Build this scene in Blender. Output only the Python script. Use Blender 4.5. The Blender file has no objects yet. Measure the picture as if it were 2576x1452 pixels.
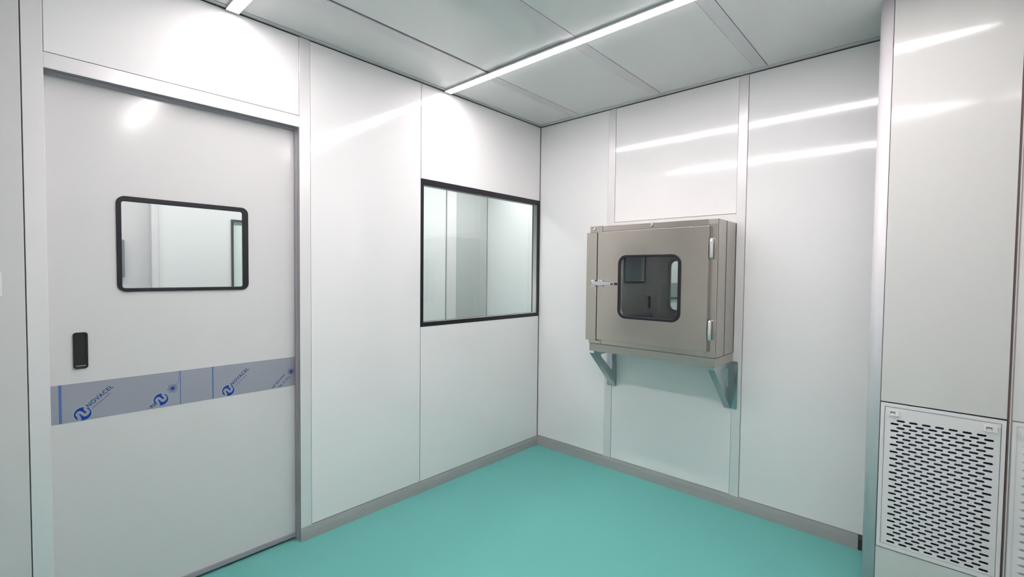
import bpy, bmesh, math
from mathutils import Matrix, Vector

# ------------------------------------------------------------------ camera, world, exposure
S = bpy.context.scene
F_PX, YAW, PITCH, ROLL = 1177.722, 0.7391667, -0.0329295, 0.0105072
CAM = Vector((2.41999954, -2.98193653, 1.41529236))
cy_, sy_ = math.cos(YAW), math.sin(YAW)
cp_, sp_ = math.cos(PITCH), math.sin(PITCH)
fwd = Vector((-sy_*cp_, cy_*cp_, sp_)); rgt = Vector((cy_, sy_, 0)); upv = rgt.cross(fwd)
cr_, sr_ = math.cos(ROLL), math.sin(ROLL)
r2 = rgt*cr_ + upv*sr_; u2 = upv*cr_ - rgt*sr_
cam_d = bpy.data.cameras.new('camera'); cam = bpy.data.objects.new('camera', cam_d)
S.collection.objects.link(cam)
Mc = Matrix(((r2.x, u2.x, -fwd.x, CAM.x), (r2.y, u2.y, -fwd.y, CAM.y), (r2.z, u2.z, -fwd.z, CAM.z), (0, 0, 0, 1)))
cam.matrix_world = Mc
cam_d.sensor_width = 36; cam_d.lens = 36*F_PX/2576; cam_d.clip_start = 0.02
S.camera = cam
wd = bpy.data.worlds.new('world'); S.world = wd; wd.use_nodes = True
wd.node_tree.nodes['Background'].inputs[0].default_value = (0.8, 0.9, 1, 1)
wd.node_tree.nodes['Background'].inputs[1].default_value = 0.3
S.view_settings.view_transform = 'Standard'; S.view_settings.look = 'None'
S.view_settings.gamma = 1; S.view_settings.use_curve_mapping = False
S.view_settings.exposure = 0.44
LAMP = 50.0           # emission of the ceiling lamps' diffusers
def area(name, loc, sx, sy, power, col=(1, 0.965, 0.965)):
    d = bpy.data.lights.new(name, 'AREA'); d.shape = 'RECTANGLE'; d.size = sx; d.size_y = sy
    d.energy = power; d.color = col
    o = bpy.data.objects.new(name, d); o.location = loc; S.collection.objects.link(o); return o
area('west_room_ceiling_lamp', (-0.85, -2.0, 2.57), 0.3, 3.0, 26)
area('west_room_ceiling_lamp', (-0.85, 0.3, 2.57), 0.5, 0.9, 13)
area('north_room_ceiling_lamp', (1.2, 1.4, 2.57), 2.2, 0.2, 26)

# ------------------------------------------------------------------ helpers
C = S.collection
def lin(r, g, b):
    f = lambda c: (c/255/12.92) if c/255 <= .04045 else ((c/255+.055)/1.055)**2.4
    return (f(r), f(g), f(b), 1)
def mat(name, col, rough=.5, metal=0., spec=.5, bump=0., bscale=3., coat=0., noise=None, emis=None, stretch=None, aniso=0.):
    m = bpy.data.materials.new(name); m.use_nodes = True
    nt = m.node_tree; b = nt.nodes['Principled BSDF']
    b.inputs['Base Color'].default_value = col
    b.inputs['Roughness'].default_value = rough; b.inputs['Metallic'].default_value = metal
    b.inputs['Specular IOR Level'].default_value = spec
    b.inputs['Coat Weight'].default_value = coat; b.inputs['Coat Roughness'].default_value = .06
    if aniso: b.inputs['Anisotropic'].default_value = aniso
    if emis:
        b.inputs['Emission Color'].default_value = emis[0]; b.inputs['Emission Strength'].default_value = emis[1]
    tc = nt.nodes.new('ShaderNodeTexCoord'); mp = nt.nodes.new('ShaderNodeMapping')
    nt.links.new(tc.outputs['Object'], mp.inputs[0])
    if stretch: mp.inputs['Scale'].default_value = stretch
    if bump:
        n = nt.nodes.new('ShaderNodeTexNoise'); n.inputs['Scale'].default_value = bscale; n.inputs['Detail'].default_value = 2
        nt.links.new(mp.outputs[0], n.inputs['Vector'])
        bp = nt.nodes.new('ShaderNodeBump'); bp.inputs['Strength'].default_value = 1; bp.inputs['Distance'].default_value = bump
        nt.links.new(n.outputs[0], bp.inputs['Height']); nt.links.new(bp.outputs[0], b.inputs['Normal'])
    if noise:
        n = nt.nodes.new('ShaderNodeTexNoise'); n.inputs['Scale'].default_value = noise[0]; n.inputs['Detail'].default_value = 4
        nt.links.new(mp.outputs[0], n.inputs['Vector'])
        r = nt.nodes.new('ShaderNodeMapRange'); r.inputs[3].default_value = 1-noise[1]; r.inputs[4].default_value = 1+noise[1]
        nt.links.new(n.outputs[0], r.inputs[0])
        mx = nt.nodes.new('ShaderNodeVectorMath'); mx.operation = 'SCALE'; mx.inputs[0].default_value = col[:3]
        nt.links.new(r.outputs[0], mx.inputs['Scale']); nt.links.new(mx.outputs[0], b.inputs['Base Color'])
    return m
def glassmat(name, tint, boost=1.0):
    m = bpy.data.materials.new(name); m.use_nodes = True; nt = m.node_tree
    for n in list(nt.nodes):
        if n.type == 'BSDF_PRINCIPLED': nt.nodes.remove(n)
    out = nt.nodes['Material Output']
    tr = nt.nodes.new('ShaderNodeBsdfTransparent'); tr.inputs[0].default_value = tint
    gl = nt.nodes.new('ShaderNodeBsdfGlossy'); gl.inputs['Roughness'].default_value = .01
    gl.inputs['Color'].default_value = (.95, .97, .97, 1)
    # Schlick reflectance that is the same from both sides of the pane
    ge = nt.nodes.new('ShaderNodeNewGeometry'); dt = nt.nodes.new('ShaderNodeVectorMath'); dt.operation = 'DOT_PRODUCT'
    nt.links.new(ge.outputs['Incoming'], dt.inputs[0]); nt.links.new(ge.outputs['Normal'], dt.inputs[1])
    def mth(op, a, b=None):
        n = nt.nodes.new('ShaderNodeMath'); n.operation = op; n.use_clamp = op == 'MULTIPLY_ADD'
        nt.links.new(a, n.inputs[0])
        if b is not None: n.inputs[1].default_value = b
        return n
    ab = mth('ABSOLUTE', dt.outputs['Value']); on = mth('MULTIPLY_ADD', ab.outputs[0], -1.0); on.inputs[2].default_value = 1.0
    pw = mth('POWER', on.outputs[0], 5.0); ml = mth('MULTIPLY_ADD', pw.outputs[0], .96*boost); ml.inputs[2].default_value = .042*boost
    mx = nt.nodes.new('ShaderNodeMixShader')
    nt.links.new(ml.outputs[0], mx.inputs[0]); nt.links.new(tr.outputs[0], mx.inputs[1]); nt.links.new(gl.outputs[0], mx.inputs[2])
    nt.links.new(mx.outputs[0], out.inputs[0]); return m

WHITE = mat('white_coated_panel', (.83, .815, .82, 1), .08, 0, .5, bump=.00010, bscale=9, coat=.6, noise=(1.3, .012))
WHITE_SOFT = mat('white_coated_panel_satin', (.84, .825, .83, 1), .30, 0, .5, bump=.0001, bscale=8, noise=(1.3, .012))
CEIL = mat('ceiling_panel_coating', (.70, .70, .695, 1), .12, 0, .5, bump=.0001, bscale=5, noise=(1.3, .012))
CEILT = mat('ceiling_profile', (.62, .60, .62, 1), .3, .1, .5)
LEAF = mat('door_leaf_coating', (.67, .65, .655, 1), .14, 0, .5, bump=.00015, bscale=6, noise=(1.3, .015))
ALU = mat('white_aluminium_profile', (.80, .775, .785, 1), .25, .2, .5, noise=(2, .015))
SKIRT = mat('aluminium_skirting', (.40, .395, .395, 1), .55, .2, .5, noise=(3, .03))
DARKG = mat('dark_joint', (.03, .032, .038, 1), .7)
SEAM = mat('seam_backing', (.10, .105, .11, 1), .7)
NEXTW = mat('next_room_panel', (.80, .81, .805, 1), .3, 0, .5)
NEXTP = mat('next_room_grey_panel', (.50, .52, .51, 1), .3, 0, .5)
NEXTG = mat('next_room_grey_band', (.30, .34, .34, 1), .4, 0, .5)
FLOOR = mat('teal_floor', (.146, .425, .395, 1), .95, 0, 0, noise=(2, .004))
BLACK = mat('black_rubber', (.012, .011, .017, 1), .35, 0, .4)
BLACKP = mat('black_plastic', (.010, .010, .012, 1), .28, 0, .5)
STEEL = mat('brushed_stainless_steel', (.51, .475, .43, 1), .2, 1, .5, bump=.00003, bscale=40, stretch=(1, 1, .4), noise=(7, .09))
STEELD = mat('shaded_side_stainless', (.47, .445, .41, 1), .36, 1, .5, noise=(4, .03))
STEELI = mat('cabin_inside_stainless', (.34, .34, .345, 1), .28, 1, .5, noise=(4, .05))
STEELB = mat('bracket_stainless', (.46, .47, .50, 1), .22, 1, .5, bump=.00004, bscale=14)
CHROME = mat('polished_chrome', (.85, .86, .87, 1), .08, 1)
CORNER = mat('corner_post_coating', (.72, .69, .72, 1), .28, 0, .5)
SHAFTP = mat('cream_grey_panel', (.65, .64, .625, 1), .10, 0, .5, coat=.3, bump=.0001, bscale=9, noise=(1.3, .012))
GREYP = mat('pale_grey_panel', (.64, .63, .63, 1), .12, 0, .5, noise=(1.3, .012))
CHROMEB = mat('satin_chrome', (.66, .67, .69, 1), .25, 1)
GRW = mat('white_powder_coat', (.76, .74, .745, 1), .4, 0, .5)
PLASW = mat('white_plastic', (.80, .79, .76, 1), .35, 0, .5)
PLASG = mat('latch_recess_grey', (.33, .33, .36, 1), .5)
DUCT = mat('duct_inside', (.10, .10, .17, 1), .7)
GLASS = glassmat('clear_glass', (.955, .97, .965, 1), 1.3)
GLASSP = glassmat('pass_box_glass', (.80, .84, .83, 1), 1.6)
FILM = mat('protective_film_on_steel', lin(160, 160, 172), .42, .25, .4, noise=(5, .03))
BLUE = mat('blue_print', lin(22, 60, 150), .45, 0, .3)
BLUEL = mat('pale_blue_print', lin(84, 112, 168), .45, 0, .3)
NAVY = mat('navy_print', lin(45, 70, 125), .45, 0, .3)
HALO = mat('pale_halo', lin(172, 190, 215), .45, 0, .3)
SILL = mat('door_bottom_seal', (.36, .34, .38, 1), .5, .2)
REDSEAL = mat('brown_sealant', (.11, .065, .055, 1), .6)
LAMPM = mat('lamp_diffuser', (1, 1, 1, 1), .4, emis=((1.0, .925, .925, 1), LAMP))
nt_ = LAMPM.node_tree; b_ = nt_.nodes['Principled BSDF']        # emission faded at the tube ends to weaken the glow on nearby walls
tc_ = nt_.nodes.new('ShaderNodeTexCoord'); sx_ = nt_.nodes.new('ShaderNodeSeparateXYZ'); nt_.links.new(tc_.outputs['Object'], sx_.inputs[0])
ab_ = nt_.nodes.new('ShaderNodeMath'); ab_.operation = 'ABSOLUTE'; nt_.links.new(sx_.outputs[0], ab_.inputs[0])
mr_ = nt_.nodes.new('ShaderNodeMapRange'); nt_.links.new(ab_.outputs[0], mr_.inputs[0])
for i_, v_ in zip((1, 2, 3, 4), (.98, 1.27, LAMP, LAMP*.10)): mr_.inputs[i_].default_value = v_
nt_.links.new(mr_.outputs[0], b_.inputs['Emission Strength'])
LAMPH = mat('lamp_housing', (.62, .60, .66, 1), .35, .3)

def setp(o, label=None, cat=None, group=None, kind=None):
    if label: o['label'] = label
    if cat: o['category'] = cat
    if group: o['group'] = group
    if kind: o['kind'] = kind
    return o
def empty(name, loc):
    o = bpy.data.objects.new(name, None); o.location = loc; o.empty_display_size = .05; C.objects.link(o); return o
def boxbm(bm, x0, x1, y0, y1, z0, z1):
    vs = [bm.verts.new(v) for v in ((x0,y0,z0),(x1,y0,z0),(x1,y1,z0),(x0,y1,z0),(x0,y0,z1),(x1,y0,z1),(x1,y1,z1),(x0,y1,z1))]
    for f in ((3,2,1,0),(4,5,6,7),(0,1,5,4),(1,2,6,5),(2,3,7,6),(3,0,4,7)): bm.faces.new([vs[i] for i in f])
def link(name, me, m, parent=None, origin=None, smooth=False):
    """mesh given in world coordinates; object's origin moved to `origin` (or the parent's location)"""
    ms = m if isinstance(m, (list, tuple)) else [m]
    if origin is None:
        co = [v.co for v in me.vertices]
        origin = Vector(((min(c.x for c in co)+max(c.x for c in co))/2, (min(c.y for c in co)+max(c.y for c in co))/2, min(c.z for c in co)))
    origin = Vector(origin)
    me.transform(Matrix.Translation(-origin))
    for q in ms: me.materials.append(q)
    if smooth:
        for p in me.polygons: p.use_smooth = True
    o = bpy.data.objects.new(name, me); C.objects.link(o)
    if parent is not None:
        o.parent = parent; o.location = origin - wloc(parent)
    else: o.location = origin
    return o
def wloc(o):
    v = Vector(o.location)
    while o.parent: o = o.parent; v += Vector(o.location)
    return v
def boxes(name, bs, m, parent=None, bevel=0., seg=2, origin=None):
    bm = bmesh.new()
    for b in bs: boxbm(bm, *b)
    if bevel:
        bmesh.ops.bevel(bm, geom=list(bm.edges), offset=bevel, segments=seg, profile=.6, affect='EDGES', clamp_overlap=True)
    me = bpy.data.meshes.new(name); bm.to_mesh(me); bm.free()
    return link(name, me, m, parent, origin)
def rrect(x0, x1, z0, z1, r, n=7):
    pts = []
    for cx, cz, a0 in ((x1-r, z1-r, 0), (x0+r, z1-r, 90), (x0+r, z0+r, 180), (x1-r, z0+r, 270)):
        if r <= 0: pts.append((cx, cz)); continue
        for i in range(n+1):
            a = math.radians(a0+90*i/n); pts.append((cx+r*math.cos(a), cz+r*math.sin(a)))
    return pts
def stadium(cx, cz, L, h, n=5):
    r = h/2; pts = []
    for s, a0 in ((1, -90), (-1, 90)):
        for i in range(n+1):
            a = math.radians(a0+180*i/n); pts.append((cx+s*(L/2-r)+r*math.cos(a), cz+r*math.sin(a)))
    return pts
def circle(cx, cz, r, n=24, ry=None):
    ry = ry or r
    return [(cx+r*math.cos(2*math.pi*i/n), cz+ry*math.sin(2*math.pi*i/n)) for i in range(n)]
def platemesh(loops, t, plane, val, bevel=0.):
    """flat plate (outer loop first, holes after) of thickness t. plane 'x': loop coords are (y,z), front face at x=val looking +x.
       plane 'y': loop coords are (x,z), front face at y=val looking -y."""
    cu = bpy.data.curves.new('tmp', 'CURVE'); cu.dimensions = '2D'; cu.fill_mode = 'BOTH'
    cu.extrude = t/2-bevel; cu.bevel_depth = bevel; cu.bevel_resolution = 1
    if bevel: cu.offset = -bevel
    for lp in loops:
        sp = cu.splines.new('POLY'); sp.points.add(len(lp)-1)
        for i, (a, b) in enumerate(lp): sp.points[i].co = (a, b, 0, 1)
        sp.use_cyclic_u = True
    ob = bpy.data.objects.new('tmp', cu); C.objects.link(ob)
    dg = bpy.context.evaluated_depsgraph_get()
    me = bpy.data.meshes.new_from_object(ob.evaluated_get(dg))
    bpy.data.objects.remove(ob); bpy.data.curves.remove(cu); me.materials.clear()
    if plane == 'x': M = Matrix(((0, 0, 1, val-t/2), (1, 0, 0, 0), (0, 1, 0, 0), (0, 0, 0, 1)))
    else: M = Matrix(((1, 0, 0, 0), (0, 0, -1, val+t/2), (0, 1, 0, 0), (0, 0, 0, 1)))
    me.transform(M); return me
def plate(name, loops, t, plane, val, m, parent=None, bevel=0., origin=None):
    return link(name, platemesh(loops, t, plane, val, bevel), m, parent, origin)
def sweep(bm, pts, r, n=10, cap=True):
    pts = [Vector(p) for p in pts]; rings = []
    for i, p in enumerate(pts):
        d = (pts[min(i+1, len(pts)-1)]-pts[max(i-1, 0)]).normalized()
        a = Vector((0, 0, 1)) if abs(d.z) < .9 else Vector((1, 0, 0))
        u = d.cross(a).normalized(); v = d.cross(u)
        rr = r[i] if isinstance(r, (list, tuple)) else r
        rings.append([bm.verts.new(p+u*rr*math.cos(2*math.pi*k/n)+v*rr*math.sin(2*math.pi*k/n)) for k in range(n)])
    for a, b in zip(rings, rings[1:]):
        for k in range(n): bm.faces.new((a[k], a[(k+1) % n], b[(k+1) % n], b[k]))
    if cap: bm.faces.new(rings[0][::-1]); bm.faces.new(rings[-1])
def tubes(name, lst, m, parent=None, n=12, origin=None):
    bm = bmesh.new()
    for pts, r in lst: sweep(bm, pts, r, n)
    bmesh.ops.recalc_face_normals(bm, faces=bm.faces)
    me = bpy.data.meshes.new(name); bm.to_mesh(me); bm.free()
    return link(name, me, m, parent, origin, smooth=True)
def prism(name, poly, axis, a, b, m, parent=None, bevel=0., smooth=False):
    """extrude polygon along axis 'x' (poly in y,z), 'y' (x,z) or 'z' (x,y) from a to b"""
    bm = bmesh.new()
    mk = {'x': lambda p, t: (t, p[0], p[1]), 'y': lambda p, t: (p[0], t, p[1]), 'z': lambda p, t: (p[0], p[1], t)}[axis]
    A = [bm.verts.new(mk(p, a)) for p in poly]; B = [bm.verts.new(mk(p, b)) for p in poly]
    bm.faces.new(A); bm.faces.new(B[::-1]); n = len(poly)
    for i in range(n): bm.faces.new((A[i], B[i], B[(i+1) % n], A[(i+1) % n]))
    bmesh.ops.recalc_face_normals(bm, faces=bm.faces)
    if bevel: bmesh.ops.bevel(bm, geom=list(bm.edges), offset=bevel, segments=2, profile=.6, affect='EDGES', clamp_overlap=True)
    me = bpy.data.meshes.new(name); bm.to_mesh(me); bm.free()
    return link(name, me, m, parent, smooth=smooth)

# ------------------------------------------------------------------ room shell
H = 2.6; XR = 2.633; YF = -3.65; SK = .006; GAP = .0035
YB = -.42                       # face of the return air shaft
o = boxes('floor', [(-1.75, XR+.06, YF-.06, 2.2, -.08, 0)], FLOOR)
setp(o, 'flat matt teal resin floor of the clean room', 'floor', kind='structure')

ceil = boxes('ceiling', [(-1.75, XR+.06, YF-.06, 2.2, H+SK, H+.1)], SEAM)
setp(ceil, 'pale grey sandwich panel ceiling with thin dark joints', 'ceiling', kind='structure')
joints = (.405, 1.04, 1.67, 2.305); jw = .065
xs = [.034]+[v for j in joints for v in (j-jw, j)]+[2.60]
edges = [(xs[i], xs[i+1]) for i in range(0, len(xs), 2)]
for i, (a, b) in enumerate(edges):
    ga = GAP if i else 0
    for (y0, y1) in ((YF, -.992), (-.9915, -.044)):
        up = .004 if (y1 < -.98 and i == 1) else 0
        x1 = b-.0012; x0 = a+ga+(.006 if up else 0)
        boxes('ceiling_panel', [(x0, x1, y0, y1, H+up, H+SK+.003)], CEIL, ceil)
for j in joints:
    boxes('ceiling_joint_profile', [(j-jw, j, YF, -.044, H-.001, H+SK)], CEILT, ceil, bevel=.0006, seg=1)
boxes('ceiling_edge_trim', [(0.002, .030, YF, -.002, H-.002, H+SK)], CEILT, ceil)
boxes('ceiling_edge_trim', [(.030, 2.2, -.040, -.002, H-.002, H+SK)], CEILT, ceil)
boxes('ceiling_edge_trim', [(2.604, XR, YF, YB, H-.002, H+SK)], CEILT, ceil)
boxes('next_room_ceiling', [(-1.7, -.06, YF, 1.0, H-.002, H+SK), (-.05, XR, .06, 2.12, H-.002, H+SK)], NEXTW, ceil)

# left wall -------------------------------------------------------
DY0, DY1, DZ = -2.860, -1.941, 2.144     # sliding door opening
WY0, WY1, WZ0, WZ1 = -1.187, -.004, 1.068, 2.004
top = H-.007
wl = boxes('wall_left', [(-.05, -SK, -1.885, WY0, 0, H), (-.05, -SK, WY0, 0, 0, WZ0), (-.05, -SK, WY0, 0, WZ1, H),
                         (-.05, -SK, DY0, DY1, 2.2, H), (-.05, -SK, YF, -2.915, 0, H), (-.05, -SK, WY1, 0, WZ0, WZ1)], SEAM)
setp(wl, 'white metal panel wall with the sliding door and the square window', 'wall', kind='structure')
zb = .0735
for (y0, y1, z0, z1) in ((-1.1835, -.004, WZ1+.001, top), (-1.1835, -.004, zb, WZ0-.001),
                         (-1.8835, -1.187, zb, top), (DY0+.0015, DY1-.0015, 2.2025, top), (YF, -2.9185, 0, top)):
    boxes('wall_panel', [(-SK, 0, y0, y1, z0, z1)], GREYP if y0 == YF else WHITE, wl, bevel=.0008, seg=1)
# trim around the door: two posts and a head, solid through the wall's thickness
t1 = boxes('trim_1', [(-.052, .001, DY1, -1.8855, 0, H-.004)], ALU, bevel=.001, seg=1)
setp(t1, 'full height pale aluminium post between the sliding door and the window panels', 'trim', kind='structure')
t2 = boxes('trim_2', [(-.052, .001, -2.9155, DY0, 0, H-.004)], ALU, bevel=.001, seg=1)
setp(t2, 'full height pale aluminium post left of the sliding door', 'trim', kind='structure')
t3 = boxes('trim_3', [(-.052, .001, DY0, DY1, DZ, 2.2)], ALU, bevel=.001, seg=1)
setp(t3, 'pale aluminium head rail above the sliding door', 'trim', kind='structure')
for dx in (-.026, -.0105):
    boxes('rubber_seal', [(dx, dx+.0028, DY1-.0012, DY1+.0005, 0.0, DZ-.003)], DARKG, t1)
    boxes('rubber_seal', [(dx, dx+.0028, DY0+.001, DY1-.0015, DZ-.0012, DZ+.0005)], DARKG, t3)
boxes('guide_rail', [(-.050, -.036, DY0+.001, DY1-.001, DZ-.010, DZ)], SILL, t3)
boxes('stop_profile', [(-.050, -.036, DY1-.008, DY1, 0, DZ-.010)], SILL, t1)

# sliding door ----------------------------------------------------
GX0, GX1, GZ0, GZ1 = -2.657, -2.166, 1.322, 1.714
leaf = plate('door_1', [[(-2.93, .036), (-1.90, .036), (-1.90, 2.19), (-2.93, 2.19)],
                        rrect(GX0+.010, GX1-.010, GZ0+.010, GZ1-.010, .02)], .04, 'x', -.05-.0045, LEAF)
setp(leaf, 'wide pale grey sliding door with a small black edged window', 'door', kind='structure')
plate('window_gasket', [rrect(GX0, GX1, GZ0, GZ1, .030), rrect(GX0+.0165, GX1-.0265, GZ0+.0155, GZ1-.0215, .009)], .008, 'x', -.0475, BLACK, leaf, bevel=.002)
plate('window_pane', [rrect(GX0+.011, GX1-.011, GZ0+.011, GZ1-.011, .02)], .005, 'x', -.0535, GLASS, leaf)
boxes('bottom_seal', [(-.062, -.049, -2.90, -1.945, .012, .0355)], SILL, leaf, bevel=.002)
boxes('bottom_seal', [(-.078, -.066, -2.90, -1.945, .002, .036)], DARKG, leaf)
hd = plate('recessed_handle', [rrect(-2.7925, -2.749, 1.0235, 1.166, .010), rrect(-2.7865, -2.755, 1.030, 1.160, .007)], .007, 'x', -.0475, BLACKP, leaf, bevel=.0015)
boxes('handle_cup', [(-.0536, -.0528, -2.788, -2.7535, 1.0285, 1.1615)], BLACKP, hd)
boxes('finger_lip', [(-.053, -.0505, -2.785, -2.7565, 1.0335, 1.036)], PLASG, hd)

# protective film strip on the door with its blue print
FX = -.0538
film = boxes('protective_film', [(FX-.0006, FX, -2.8620, -1.942, .817, .967)], FILM, leaf)
def yz_plate(name, loops, m, parent, lift=.0003, t=.0002):
    return plate(name, loops, t, 'x', FX+lift, m, parent)
def qline(p, q, w):
    p, q = Vector(p), Vector(q); d = (q-p).normalized(); n = Vector((-d.y, d.x))*w/2
    return [tuple(p+n), tuple(p-n), tuple(q-n), tuple(q+n)]
def joinm(name, meshes, m, parent):
    bm = bmesh.new()
    for me in meshes: bm.from_mesh(me); bpy.data.meshes.remove(me)
    me = bpy.data.meshes.new(name); bm.to_mesh(me); bm.free()
    return link(name, me, m, parent)
pm = lambda loops, lift=.0003: platemesh(loops, .0002, 'x', FX+lift)
joinm('printed_line', [pm([[(-2.8355, .8175), (-2.8275, .8175), (-2.8275, .9668), (-2.8355, .9668)]])], BLUEL, film)
joinm('printed_line', [pm([qline((-2.4515, .9665), (-2.4515, .921), .0012)]), pm([qline((-2.4465, .9665), (-2.4465, .818), .003)]),
                       pm([qline((-2.4515, .921), (-2.468, .902), .0014)])], BLUEL, film)
joinm('printed_line', [pm([[(-2.3235, .8175), (-2.3180, .8175), (-2.3180, .9668), (-2.3235, .9668)]])], BLUEL, film)
def ribbon(cx, cz, s):
    """S-curved N that is cut out of the round mark"""
    c = [(-.30, -.92), (-.46, -.35), (-.62, .02), (-.36, .30), (-.02, .02), (.22, -.26), (.46, -.12), (.62, .22), (.34, .58), (.26, .94)]
    P = [Vector(p) for p in c]; sm = []
    for i in range(len(P)-1):
        p0, p1, p2, p3 = P[max(i-1, 0)], P[i], P[i+1], P[min(i+2, len(P)-1)]
        for k in range(4):
            t = k/4
            sm.append(.5*((2*p1)+(-p0+p2)*t+(2*p0-5*p1+4*p2-p3)*t*t+(-p0+3*p1-3*p2+p3)*t**3))
    sm.append(P[-1]); L, R = [], []
    for i, p in enumerate(sm):
        d = (sm[min(i+1, len(sm)-1)]-sm[max(i-1, 0)]).normalized(); n = Vector((-d.y, d.x))*.19
        L.append((cx+s*(p+n).x, cz+s*(p+n).y)); R.append((cx+s*(p-n).x, cz+s*(p-n).y))
    return L+R[::-1]
def logo(cx, cz, r):
    mk = joinm('round_mark', [pm([circle(cx, cz, r*1.07, 40)], .00025)], HALO, film)
    joinm('blue_disc', [pm([circle(cx, cz, r, 40)], .0004)], BLUE, mk)
    joinm('white_ribbon', [pm([ribbon(cx, cz, r)], .00055)], FILM, mk)
for c in ((-2.768, .8440, .0262), (-2.517, .852, .0262), (-2.2575, .8445, .0262)): logo(*c)
def star(cx, cz, r):
    ms = [pm([circle(cx, cz, r*.30, 16)])]
    for k in range(14):
        a = 2*math.pi*k/14+.1; L = r*(1.0 if k % 2 else .85)
        ms.append(pm([qline((cx+.3*r*math.cos(a), cz+.3*r*math.sin(a)), (cx+L*math.cos(a), cz+L*math.sin(a)), .0018)]))
    joinm('star_burst_mark', ms, BLUE, film)
star(-2.475, .893, .0215); star(-1.9665, .892, .0195)
def text(name, s, p, q, m, hscale=1., bold=0.0):
    cu = bpy.data.curves.new('tmp', 'FONT'); cu.body = s; cu.size = 1; cu.space_character = 1.15; cu.offset = bold
    ob = bpy.data.objects.new('tmp', cu); C.objects.link(ob)
    dg = bpy.context.evaluated_depsgraph_get(); dg.update()
    me = bpy.data.meshes.new_from_object(ob.evaluated_get(dg)); bpy.data.objects.remove(ob); bpy.data.curves.remove(cu)
    xs_ = [v.co.x for v in me.vertices]; w = max(xs_)-min(xs_); x0 = min(xs_)
    P, Q = Vector(p), Vector(q); d = Q-P; k = d.length/w; u = d.normalized(); n = Vector((-u.y, u.x))
    for v in me.vertices:
        a = (v.co.x-x0)*k; b = v.co.y*k*hscale
        w2 = P+u*a+n*b; v.co = (FX+.0004, w2.x, w2.y)
    me.materials.clear()
    return link(name, me, m, film)
text('printed_word', 'NOVACEL', (-2.7500, .8650), (-2.6735, .9345), NAVY, 1.0, .022)
text('printed_word', 'NOVACEL', (-2.2405, .8650), (-2.1660, .9335), NAVY, 1.0, .022)
joinm('printed_line', [pm([qline((-2.7410, .8585), (-2.7190, .8790), .0016)]), pm([qline((-2.7190, .8790), (-2.7020, .8920), .0016)]), pm([qline((-2.7010, .8950), (-2.6850, .9110), .0016)])], NAVY, film)
joinm('printed_line', [pm([qline((-2.2290, .8600), (-2.2070, .8800), .0014)]), pm([qline((-2.2070, .8800), (-2.1770, .9080), .0014)])], NAVY, film)
text('printed_word', 'N', (-2.5480, .8205), (-2.5360, .8300), NAVY, .9, .02)
joinm('printed_line', [pm([qline((-2.5640, .8185), (-2.5460, .8360), .0012)]), pm([qline((-2.5560, .8185), (-2.5460, .8300), .0012)])], BLUEL, film)
text('printed_word', 'cel Solution', (-2.0560, .8190), (-1.9960, .8790), NAVY, 1.0, .022)
text('printed_word', 'ber & CO\u2082', (-2.0220, .8190), (-1.9700, .8650), NAVY, 1.0, .022)

# window in the left wall ----------------------------------------
wn = plate('window_1', [rrect(WY0, WY1, WZ0, WZ1, 0), rrect(WY0+.023, WY1-.022, WZ0+.027, WZ1-.034, 0)], .006, 'x', .0015, BLACK)
setp(wn, 'large square window with a flat black edge beside the room corner', 'window', kind='structure')
plate('window_pane', [rrect(WY0+.002, WY1-.002, WZ0+.002, WZ1-.002, 0)], .004, 'x', -.0046, GLASS, wn)
plate('window_pane', [rrect(WY0+.002, WY1-.002, WZ0+.002, WZ1-.002, 0)], .004, 'x', -.048, GLASS, wn)
plate('spacer_frame', [rrect(WY0+.001, WY1-.001, WZ0+.001, WZ1-.001, 0), rrect(WY0+.021, WY1-.020, WZ0+.025, WZ1-.032, 0)], .038, 'x', -.009, SKIRT, wn)
boxes('top_gasket', [(-.050, -.0065, WY0+.02, WY1-.0225, WZ1-.036, WZ1-.0325)], BLACK, wn)
plate('rear_edge', [rrect(WY0+.002, WY1-.002, WZ0+.002, WZ1-.002, 0), rrect(WY0+.023, WY1-.0245, WZ0+.027, WZ1-.034, 0)], .003, 'x', -.0525, BLACK, wn)

# back wall --------------------------------------------------------
PX0, PX1, PZ0, PZ1 = .688, 1.5125, .952, 1.729
wb = boxes('wall_back', [(-.05, PX0+.01, SK, .05, 0, H), (PX1-.01, XR+.06, SK, .05, 0, H), (PX0+.01, PX1-.01, SK, .05, 0, PZ0+.01), (PX0+.01, PX1-.01, SK, .05, PZ1-.01, H)], SEAM)
setp(wb, 'white metal panel wall carrying the steel pass box', 'wall', kind='structure')
zb = .081
for k, (x0, x1, z0, z1) in enumerate(((.003, .6315, zb, top), (.6905, 1.5105, 1.787, top), (1.5665, 2.20, zb, top), (.6905, 1.5105, zb, PZ0-.002))):
    boxes('wall_panel', [(x0, x1, 0, SK, z0, z1)], WHITE_SOFT if k == 0 else WHITE, wb, bevel=.0008, seg=1)
boxes('panel_rail', [(.6885, 1.512, -.001, SK, PZ1+.001, 1.7845)], ALU, wb)
for n_, (a, b), lb in ((4, (.633, .688), 'left'), (5, (1.512, 1.564), 'right')):
    t = boxes('trim_%d' % n_, [(a, b, -.0015, SK, .054, H-.006)], ALU, bevel=.0008, seg=1)
    setp(t, 'narrow pale aluminium joint strip on the back wall, on the %s of the pass box' % lb, 'trim', kind='structure')

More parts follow.
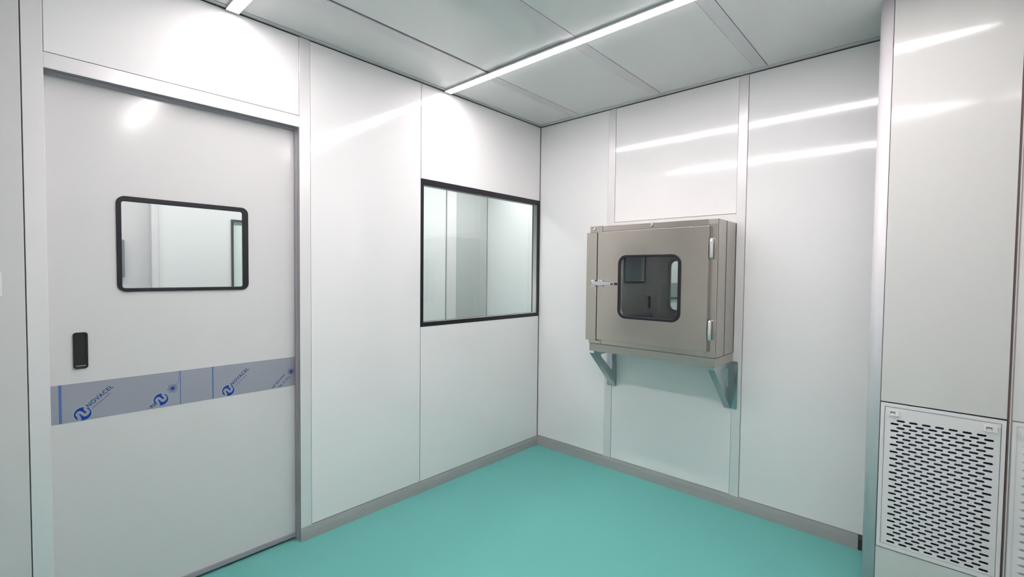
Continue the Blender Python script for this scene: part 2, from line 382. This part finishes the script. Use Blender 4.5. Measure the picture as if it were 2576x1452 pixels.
# skirting ---------------------------------------------------------
def skirt(name, axis, a, b, label, hm, ht):
    poly = [(0, 0), (.006, 0), (.006, hm-.001), (.0045, hm), (.003, hm), (.003, hm+.0012), (.0048, hm+.0012), (.002, ht), (0, ht)]
    if axis == 'y':   # runs along y on the left wall, poly in x,z
        o = prism(name, poly, 'y', a, b, SKIRT)
    else:
        o = prism(name, [(-p, z) for p, z in poly], 'x', a, b, SKIRT)
    return setp(o, label, 'skirting', kind='structure')
skirt('baseboard_left', 'y', -1.9405, -.0062, 'grey aluminium skirting under the square window', .046, .072)
skirt('baseboard_back', 'x', 0.0, 2.150, 'grey aluminium skirting under the pass box wall', .054, .0795)
o = boxes('baseboard_shaft', [(2.151, 2.2, -.004, 0, 0, .054)], DARKG)
setp(o, 'short dark gap where the back skirting stops at the round corner post', 'skirting', kind='structure')

# return air shaft at the right -------------------------------------
ws = boxes('wall_shaft', [(2.2, 2.2475, YB+.05, 0, 0, H), (2.2475, XR, YB+.065, 0, 0, H), (2.2475, 2.25, YB+SK, YB+.07, 0, H), (2.6285, XR+.002, YB+SK, YB+.07, 0, H)], SEAM)
setp(ws, 'white boxed shaft standing out from the back wall beside the camera side wall', 'wall', kind='structure')
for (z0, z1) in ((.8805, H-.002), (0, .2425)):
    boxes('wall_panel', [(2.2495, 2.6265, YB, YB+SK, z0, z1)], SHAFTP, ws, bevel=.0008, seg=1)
boxes('brown_sealant_joint', [(2.6268, 2.6325, YB-.001, YB+SK, 0, H-.002)], REDSEAL, ws)
cx, cyy, R_ = 2.2455, YB+.046, .046
poly = [(2.2475, YB+.002), (2.2475, YB+.0)]+[(cx-R_*math.sin(math.radians(a)), cyy-R_*math.cos(math.radians(a))) for a in range(0, 91, 6)]+[(2.2, YB+.10), (2.206, YB+.10), (2.206, YB+.05), (2.235, YB+.012)]
t = prism('trim_6', poly, 'z', 0, H-.001, CORNER)
for p in t.data.polygons: p.use_smooth = abs(p.normal.z) < .5 and p.area < .03
setp(t, 'full height rounded pale aluminium corner post of the boxed shaft', 'trim', kind='structure')

# right wall, wall behind the camera ---------------------------------
wr = boxes('wall_right', [(XR+SK, XR+.06, YF-.06, .05, 0, H)], SEAM)
setp(wr, 'glossy white panel wall at the right edge, mirroring the grille', 'wall', kind='structure')
boxes('wall_panel', [(XR, XR+SK, YF, YB-.0245, 0, H-.003)], WHITE, wr)
boxes('edge_profile', [(XR-.001, XR+SK, YB-.0225, YB+.002, 0, H-.003)], ALU, wr)
wf = boxes('wall_front', [(-.05, XR+.06, YF-.06, YF-SK, 0, H)], SEAM)
setp(wf, 'white panel wall facing the pass box', 'wall', kind='structure')
for k in range(3): boxes('wall_panel', [(.003+k*.88, .88+k*.88-.001, YF-SK, YF, 0.0, H-.003)], WHITE, wf)

# rooms seen through the glass -------------------------------------------
XW = -1.6; YC = .975
ww = boxes('wall_west', [(XW-.1, XW, YF-.06, -2.95, 0, H), (XW-.1, XW, -2.271, -1.765, 0, H), (XW-.1, XW, -1.765, YC+.1, 0, 1.2), (XW-.1, XW, -1.765, -.9, 1.79, H), (XW-.1, XW, -.9, YC+.1, 1.2, H), (XW-.1, XW, -2.95, -2.271, 2.1, H)], NEXTW)
setp(ww, 'white far wall of the neighbouring room seen through the door window', 'wall', kind='structure')
boxes('panel_joint', [(XW, XW+.002, .340, .344, 0, H)], SEAM, ww)
boxes('joint_post', [(XW, XW+.02, .345, .474, 0, H)], ALU, ww)
boxes('grey_panel', [(XW, XW+.004, .474, YC-.002, 0, H)], NEXTP, ww)
boxes('door_post', [(XW, XW+.03, -2.271, -2.234, 0, 2.2)], ALU, ww)
boxes('door_post_line', [(XW, XW+.006, -2.2335, -2.229, 0, 2.2)], PLASG, ww)
d2 = boxes('door_2', [(XW-.06, XW-.02, -2.95, -2.271, 0, 2.1)], LEAF)
setp(d2, 'pale door in the neighbouring room, seen through the sliding door window', 'door', kind='structure')
boxes('pull_handle', [(XW-.02, XW+.012, -2.445, -2.412, 1.36, 1.612)], mat('grey_plastic', (.16, .16, .21, 1), .4), d2, bevel=.01)
w2 = plate('window_2', [rrect(-1.776, -.88, 1.18, 1.803, 0), rrect(-1.760, -.90, 1.2, 1.787, 0)], .012, 'x', XW+.008, BLACK)
setp(w2, 'black framed window in the neighbouring room, cut off by the edge of the door window', 'window', kind='structure')
boxes('window_pane', [(XW-.02, XW-.015, -1.765, -.9, 1.19, 1.79)], mat('greenish_glass', (.70, .83, .76, 1), .1), w2)
wc = boxes('wall_partition', [(XW, -.05, YC, YC+.05, 0, H)], NEXTW)
setp(wc, 'white partition of the neighbouring room seen through the square window', 'wall', kind='structure')
boxes('corner_joint', [(XW+.001, XW+.006, YC-.006, YC, 0, H)], DARKG, wc)
wl2 = boxes('wall_passage', [(-.05, 0, .05, YC+1.3, 0, H)], NEXTW)
setp(wl2, 'white wall between the two neighbouring rooms', 'wall', kind='structure')
wn2 = boxes('wall_north', [(-.05, XR+.06, 2.0, 2.1, 0, H), (XR, XR+.06, .05, 2.1, 0, H)], NEXTW)
setp(wn2, 'white far wall of the room behind the pass box', 'wall', kind='structure')
boxes('grey_band', [(-.04, 2.5, 1.99, 2.0, 1.168, 1.326)], NEXTG, wn2)
boxes('dark_band_edge', [(-.04, 2.5, 1.985, 2.0, 1.151, 1.168)], DARKG, wn2)

# ------------------------------------------------------------------ ceiling lamps
def lamp(yc, label):
    x0, x1 = .016, 2.600; w = .056; h = .013
    r = empty('ceiling_light', (1.3, yc, H-h-.0018))
    setp(r, label, 'ceiling light', 'long strip lights on the ceiling')
    link_ = lambda n, b, m, bv=0: boxes(n, b, m, r, bevel=bv)
    link_('lamp_housing', [(x0, x1, yc-w/2, yc+w/2, H-.005, H-.0025), (x0, x1, yc-w/2, yc-w/2+.002, H-h+.001, H-.005), (x0, x1, yc+w/2-.002, yc+w/2, H-h+.001, H-.005)], LAMPH)
    prof = [(yc-w/2+.002, H-h+.0005), (yc-w/2+.0035, H-h-.0012), (yc, H-h-.0018), (yc+w/2-.0035, H-h-.0012), (yc+w/2-.002, H-h+.0005)]
    prism('diffuser', prof, 'x', x0+.004, x1-.004, LAMPM, r)
    for a, b in ((x0-.002, x0+.004), (x1-.004, x1+.002)):
        boxes('end_cap', [(a, b, yc-w/2, yc+w/2, H-h-.0016, H-.0025)], LAMPH, r, bevel=.001)
    return r
lamp(-.985, 'glowing white strip light on the ceiling, meeting the left wall above the square window')
lamp(-2.246, 'glowing white strip light on the ceiling, meeting the left wall above the sliding door')

# ------------------------------------------------------------------ pass box
pb = empty('pass_box', (1.1, -.15, PZ0))
setp(pb, 'stainless steel pass box with a windowed door, mounted in the back wall', 'pass box')
D = -.30; YR = .36; T = .012
# body shell, open at both ends
bm = bmesh.new()
for b in ((PX0, PX1, D, YR, PZ1-T, PZ1), (PX0, PX1, D, YR, PZ0, PZ0+T), (PX0, PX0+T, D, YR, PZ0+T, PZ1-T), (PX1-T, PX1, D, YR, PZ0+T, PZ1-T)): boxbm(bm, *b)
me = bpy.data.meshes.new('cabinet_body'); bm.to_mesh(me); bm.free()
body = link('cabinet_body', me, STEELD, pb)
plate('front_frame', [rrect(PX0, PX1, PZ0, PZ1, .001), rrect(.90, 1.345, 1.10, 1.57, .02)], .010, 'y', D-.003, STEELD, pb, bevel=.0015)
boxes('frame_stile', [(1.4610, PX1-.001, D-.0075, D-.003, .9530, 1.7000)], STEEL, pb, bevel=.0008, seg=1)
boxes('frame_header', [(.7825, 1.4610, D-.0075, D-.003, 1.6950, 1.7280)], STEEL, pb, bevel=.0008, seg=1)
boxes('frame_sill', [(.7825, 1.4610, D-.0075, D-.003, .9530, .9820)], STEEL, pb, bevel=.0008, seg=1)
tab = boxes('mounting_tab', [(.6880, .7815, D-.010, D-.003, 1.690, 1.731)], STEEL, pb, bevel=.0008, seg=1)
boxes('mounting_tab', [(.6880, .7815, D-.010, D-.003, .953, .974)], STEEL, pb, bevel=.0008, seg=1)
boxes('side_seam', [(PX1, PX1+.0009, -.1625, -.1600, PZ0, PZ1)], DARKG, body)
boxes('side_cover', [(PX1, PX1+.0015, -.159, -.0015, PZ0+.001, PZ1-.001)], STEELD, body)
boxes('wall_seal', [(PX1, PX1+.004, -.0025, -.0005, PZ0, PZ1)], DARKG, body)
# lining
bm = bmesh.new()
for b in ((.745, 1.455, D+.008, YR, 1.66, 1.668), (.745, 1.455, D+.008, YR, 1.005, 1.013), (.745, .753, D+.008, YR, 1.013, 1.66), (1.447, 1.455, D+.008, YR, 1.013, 1.66)): boxbm(bm, *b)
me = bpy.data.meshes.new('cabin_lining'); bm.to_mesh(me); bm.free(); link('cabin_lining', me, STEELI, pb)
# wing screws
def wing(x, z, a):
    bm = bmesh.new(); y = D-.010
    sweep(bm, [(x, y, z), (x, y-.006, z)], .007, 14)
    d = Vector((math.cos(a), 0, math.sin(a)))
    for s in (1, -1):
        p = Vector((x, y-.006, z)); sweep(bm, [p, p+d*s*.006+Vector((0, -.003, 0)), p+d*s*.011+Vector((0, -.005, 0))], [.004, .005, .003], 8)
    me = bpy.data.meshes.new('wing_screw'); bm.to_mesh(me); bm.free(); link('wing_screw', me, CHROME, tab if x < .8 else pb, smooth=True)
wing(.723, 1.713, 1.1); wing(1.126, 1.714, 1.2)
# door
DX0, DX1, DZ0, DZ1, DF = .7655, 1.4745, .985, 1.689, -.340
dr = plate('door', [rrect(DX0, DX1, DZ0, DZ1, .003), rrect(.930, 1.314, 1.148, 1.523, .045)], .032, 'y', DF, STEEL, pb, bevel=.0015)
boxes('door_gasket', [(DX0+.008, DX1-.008, DF+.0325, DF+.0365, 1.672, DZ1-.008), (DX0+.008, DX1-.008, DF+.0325, DF+.0365, DZ0+.008, 1.002), (DX0+.008, DX0+.02, DF+.0325, DF+.0365, 1.0, 1.675), (DX1-.02, DX1-.008, DF+.0325, DF+.0365, 1.0, 1.675)], BLACK, dr)
plate('window_gasket', [rrect(.9185, 1.325, 1.137, 1.536, .055, 10), rrect(.9365, 1.3055, 1.1545, 1.5205, .040, 10)], .010, 'y', DF-.005, BLACK, dr, bevel=.003)
plate('window_pane', [rrect(.931, 1.313, 1.149, 1.522, .044, 10)], .004, 'y', DF+.001, GLASSP, dr)
# left cover strip (interlock housing)
boxes('lock_cover', [(.6820, .7605, DF-.001, D-.003, .9775, 1.6855)], STEEL, pb, bevel=.001, seg=1)
boxes('lock_gap', [(.7605, .7655, DF+.018, D-.003, .980, 1.684)], DARKG, pb)
# inner (far) door
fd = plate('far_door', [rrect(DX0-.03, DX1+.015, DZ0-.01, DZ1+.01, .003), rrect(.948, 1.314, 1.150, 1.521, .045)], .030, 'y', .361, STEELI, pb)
plate('window_gasket', [rrect(.938, 1.325, 1.139, 1.532, .050, 10), rrect(.958, 1.3055, 1.1585, 1.5145, .040, 10)], .006, 'y', .354, BLACK, fd)
plate('window_pane', [rrect(.949, 1.313, 1.151, 1.520, .044, 10)], .004, 'y', .372, GLASS, fd)
# latch
la = boxes('latch', [(.736, .7585, DF-.0125, DF-.001, 1.3335, 1.3740)], CHROMEB, pb, bevel=.002)
for z in (1.3685, 1.3335): boxes('latch_base', [(.7300, .7600, DF-.020, DF-.001, z, z+.007)], CHROME, la, bevel=.0015)
boxes('latch_plate', [(.771, .812, DF-.006, DF-.001, 1.331, 1.377)], CHROMEB, la, bevel=.002)
for x in (.778, .794):
    for z in (1.3365, 1.3715): tubes('latch_screw', [([(x, DF-.005, z), (x, DF-.010, z)], .0035)], CHROME, la)
tubes('latch_pin', [([(.741, DF-.019, 1.3365), (.741, DF-.019, 1.3725)], .003)], CHROME, la)
prism('latch_lever', [(.745, 1.3425), (.750, 1.3655), (.800, 1.3690), (.828, 1.3660), (.905, 1.3610), (.905, 1.3450), (.820, 1.3440), (.775, 1.3405)], 'y', DF-.026, DF-.015, CHROMEB, la, bevel=.002)
boxes('lever_slot', [(.880, .899, DF-.0268, DF-.0245, 1.3475, 1.3580)], DARKG, la)
# hinges
for k, zc in enumerate((1.5635, 1.1075)):
    hg = boxes('hinge', [(1.4760, 1.5050, D-.0120, D-.0070, zc-.060, zc+.062)], STEEL, pb, bevel=.001, seg=1)
    zs = [zc-.058, zc-.054, zc-.048, zc+.048, zc+.054, zc+.058]
    tubes('hinge_barrel', [([(1.4870, D-.030, z) for z in zs], [.003, .0078, .0105, .0105, .0078, .003])], CHROME, hg, 16)
    boxes('hinge_wing', [(1.4765, 1.4840, D-.034, D-.0115, zc-.046, zc+.046)], CHROMEB, hg, bevel=.002)

# tray and brackets that carry it
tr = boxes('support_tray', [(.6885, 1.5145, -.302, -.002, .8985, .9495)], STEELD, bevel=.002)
setp(tr, 'shallow stainless steel tray directly under the pass box', 'tray')
boxes('top_lip', [(.690, 1.513, -.3005, -.0035, .9493, .9512)], DARKG, tr)
def bracket(xw, sgn_plate, label):
    """xw: x of the upright web; diagonal flange runs to its left"""
    r = empty('wall_bracket', (xw, -.15, .608)); setp(r, label, 'bracket', 'steel brackets under the pass box')
    za, zt, yf = .612, .8965, -.296
    tri = [(-.001, za+.002), (-.010, za), (yf, zt-.012), (yf, zt), (-.001, zt)]
    hole = [(-.060, zt-.030), (-.060, zt-.150), (-.066, zt-.156), (-.072, zt-.152), (-.205, zt-.048), (-.209, zt-.038), (-.202, zt-.030)]
    plate('web', [tri, hole], .003, 'x', xw+.003, STEELB, r)
    # diagonal flange
    L = math.hypot(yf+.010, zt-.012-za)
    bm = bmesh.new(); w = .036
    d = Vector((0, yf+.010, zt-.012-za)).normalized(); n = Vector((0, -d.z, d.y)) * .003
    p0 = Vector((xw+.003, -.010, za)); p1 = Vector((xw+.003, yf, zt-.012))
    q = []
    for p in (p0, p1):
        for dx in (0, -w):
            for e in (0, 1): q.append(bm.verts.new(p+Vector((dx, 0, 0))+(n if e else Vector((0, 0, 0)))))
    for f in ((0, 1, 3, 2), (4, 6, 7, 5), (0, 4, 5, 1), (2, 3, 7, 6), (0, 2, 6, 4), (1, 5, 7, 3)): bm.faces.new([q[i] for i in f])
    bmesh.ops.recalc_face_normals(bm, faces=bm.faces)
    me = bpy.data.meshes.new('sloping_flange'); bm.to_mesh(me); bm.free(); link('sloping_flange', me, STEELB, r)
    plate('wall_plate', [rrect(sgn_plate[0], sgn_plate[1], .608, .8960, .010)], .003, 'y', -.0046, STEELB, r)
bracket(.722, (.652, .7275), 'left one of the two triangular steel brackets under the tray')
bracket(1.506, (1.467, 1.5445), 'right one of the two triangular steel brackets under the tray')

# ------------------------------------------------------------------ return air grille
gr = empty('return_air_grille', (2.437, YB, .246))
setp(gr, 'white slotted return air grille low on the boxed shaft', 'grille')
gx0, gx1, gz0, gz1 = 2.2505, 2.6255, .2465, .8755
plate('frame', [rrect(gx0, gx1, gz0, gz1, 0), rrect(gx0+.0135, gx1-.0125, gz0+.0175, gz1-.0145, 0)], .012, 'y', YB-.003, GRW, gr, bevel=.001)
holes = []
for k in range(18):
    z = .790-k*(.790-.279)/17
    for i in range(8): holes.append(stadium(2.2985+i*.04030, z, .0275, .0085))
    for i in range(7): holes.append(stadium(2.3185+i*.04030, z+.01503, .0275, .0085))
plate('slotted_panel', [rrect(gx0+.0150, gx1-.0140, gz0+.0190, gz1-.0160, 0)]+holes, .0016, 'y', YB-.0015, GRW, gr)
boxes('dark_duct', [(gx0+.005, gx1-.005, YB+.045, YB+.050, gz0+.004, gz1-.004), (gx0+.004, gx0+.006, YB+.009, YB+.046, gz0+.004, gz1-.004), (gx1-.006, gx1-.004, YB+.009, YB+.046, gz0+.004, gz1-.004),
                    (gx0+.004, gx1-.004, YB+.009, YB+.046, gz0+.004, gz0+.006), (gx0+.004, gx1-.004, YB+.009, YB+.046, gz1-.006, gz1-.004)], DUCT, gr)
for x0, x1 in ((2.2745, 2.3120), (2.5630, 2.6035)):
    lt = plate('push_latch', [rrect(x0, x1, .8240, .8480, .002), rrect(x0+.0085, x0+.0255, .829, .8430, .001)], .006, 'y', YB-.0070, PLASW, gr, bevel=.0008)
    boxes('latch_button', [(x0+.008, x0+.026, YB-.0045, YB-.0030, .8285, .8435)], PLASG, lt)
    boxes('latch_tongue', [(x0+.010, x0+.024, YB-.0060, YB-.0045, .8295, .8345)], PLASW, lt)

# ------------------------------------------------------------------ switch plate at the left edge
sw = boxes('wall_switch', [(0.0005, .009, -3.060, -2.975, 1.317, 1.402)], PLASW, bevel=.002)
setp(sw, 'white switch plate at the far left edge of the picture', 'switch')
boxes('rocker', [(.009, .012, -3.045, -2.990, 1.332, 1.387)], PLASW, sw, bevel=.001)
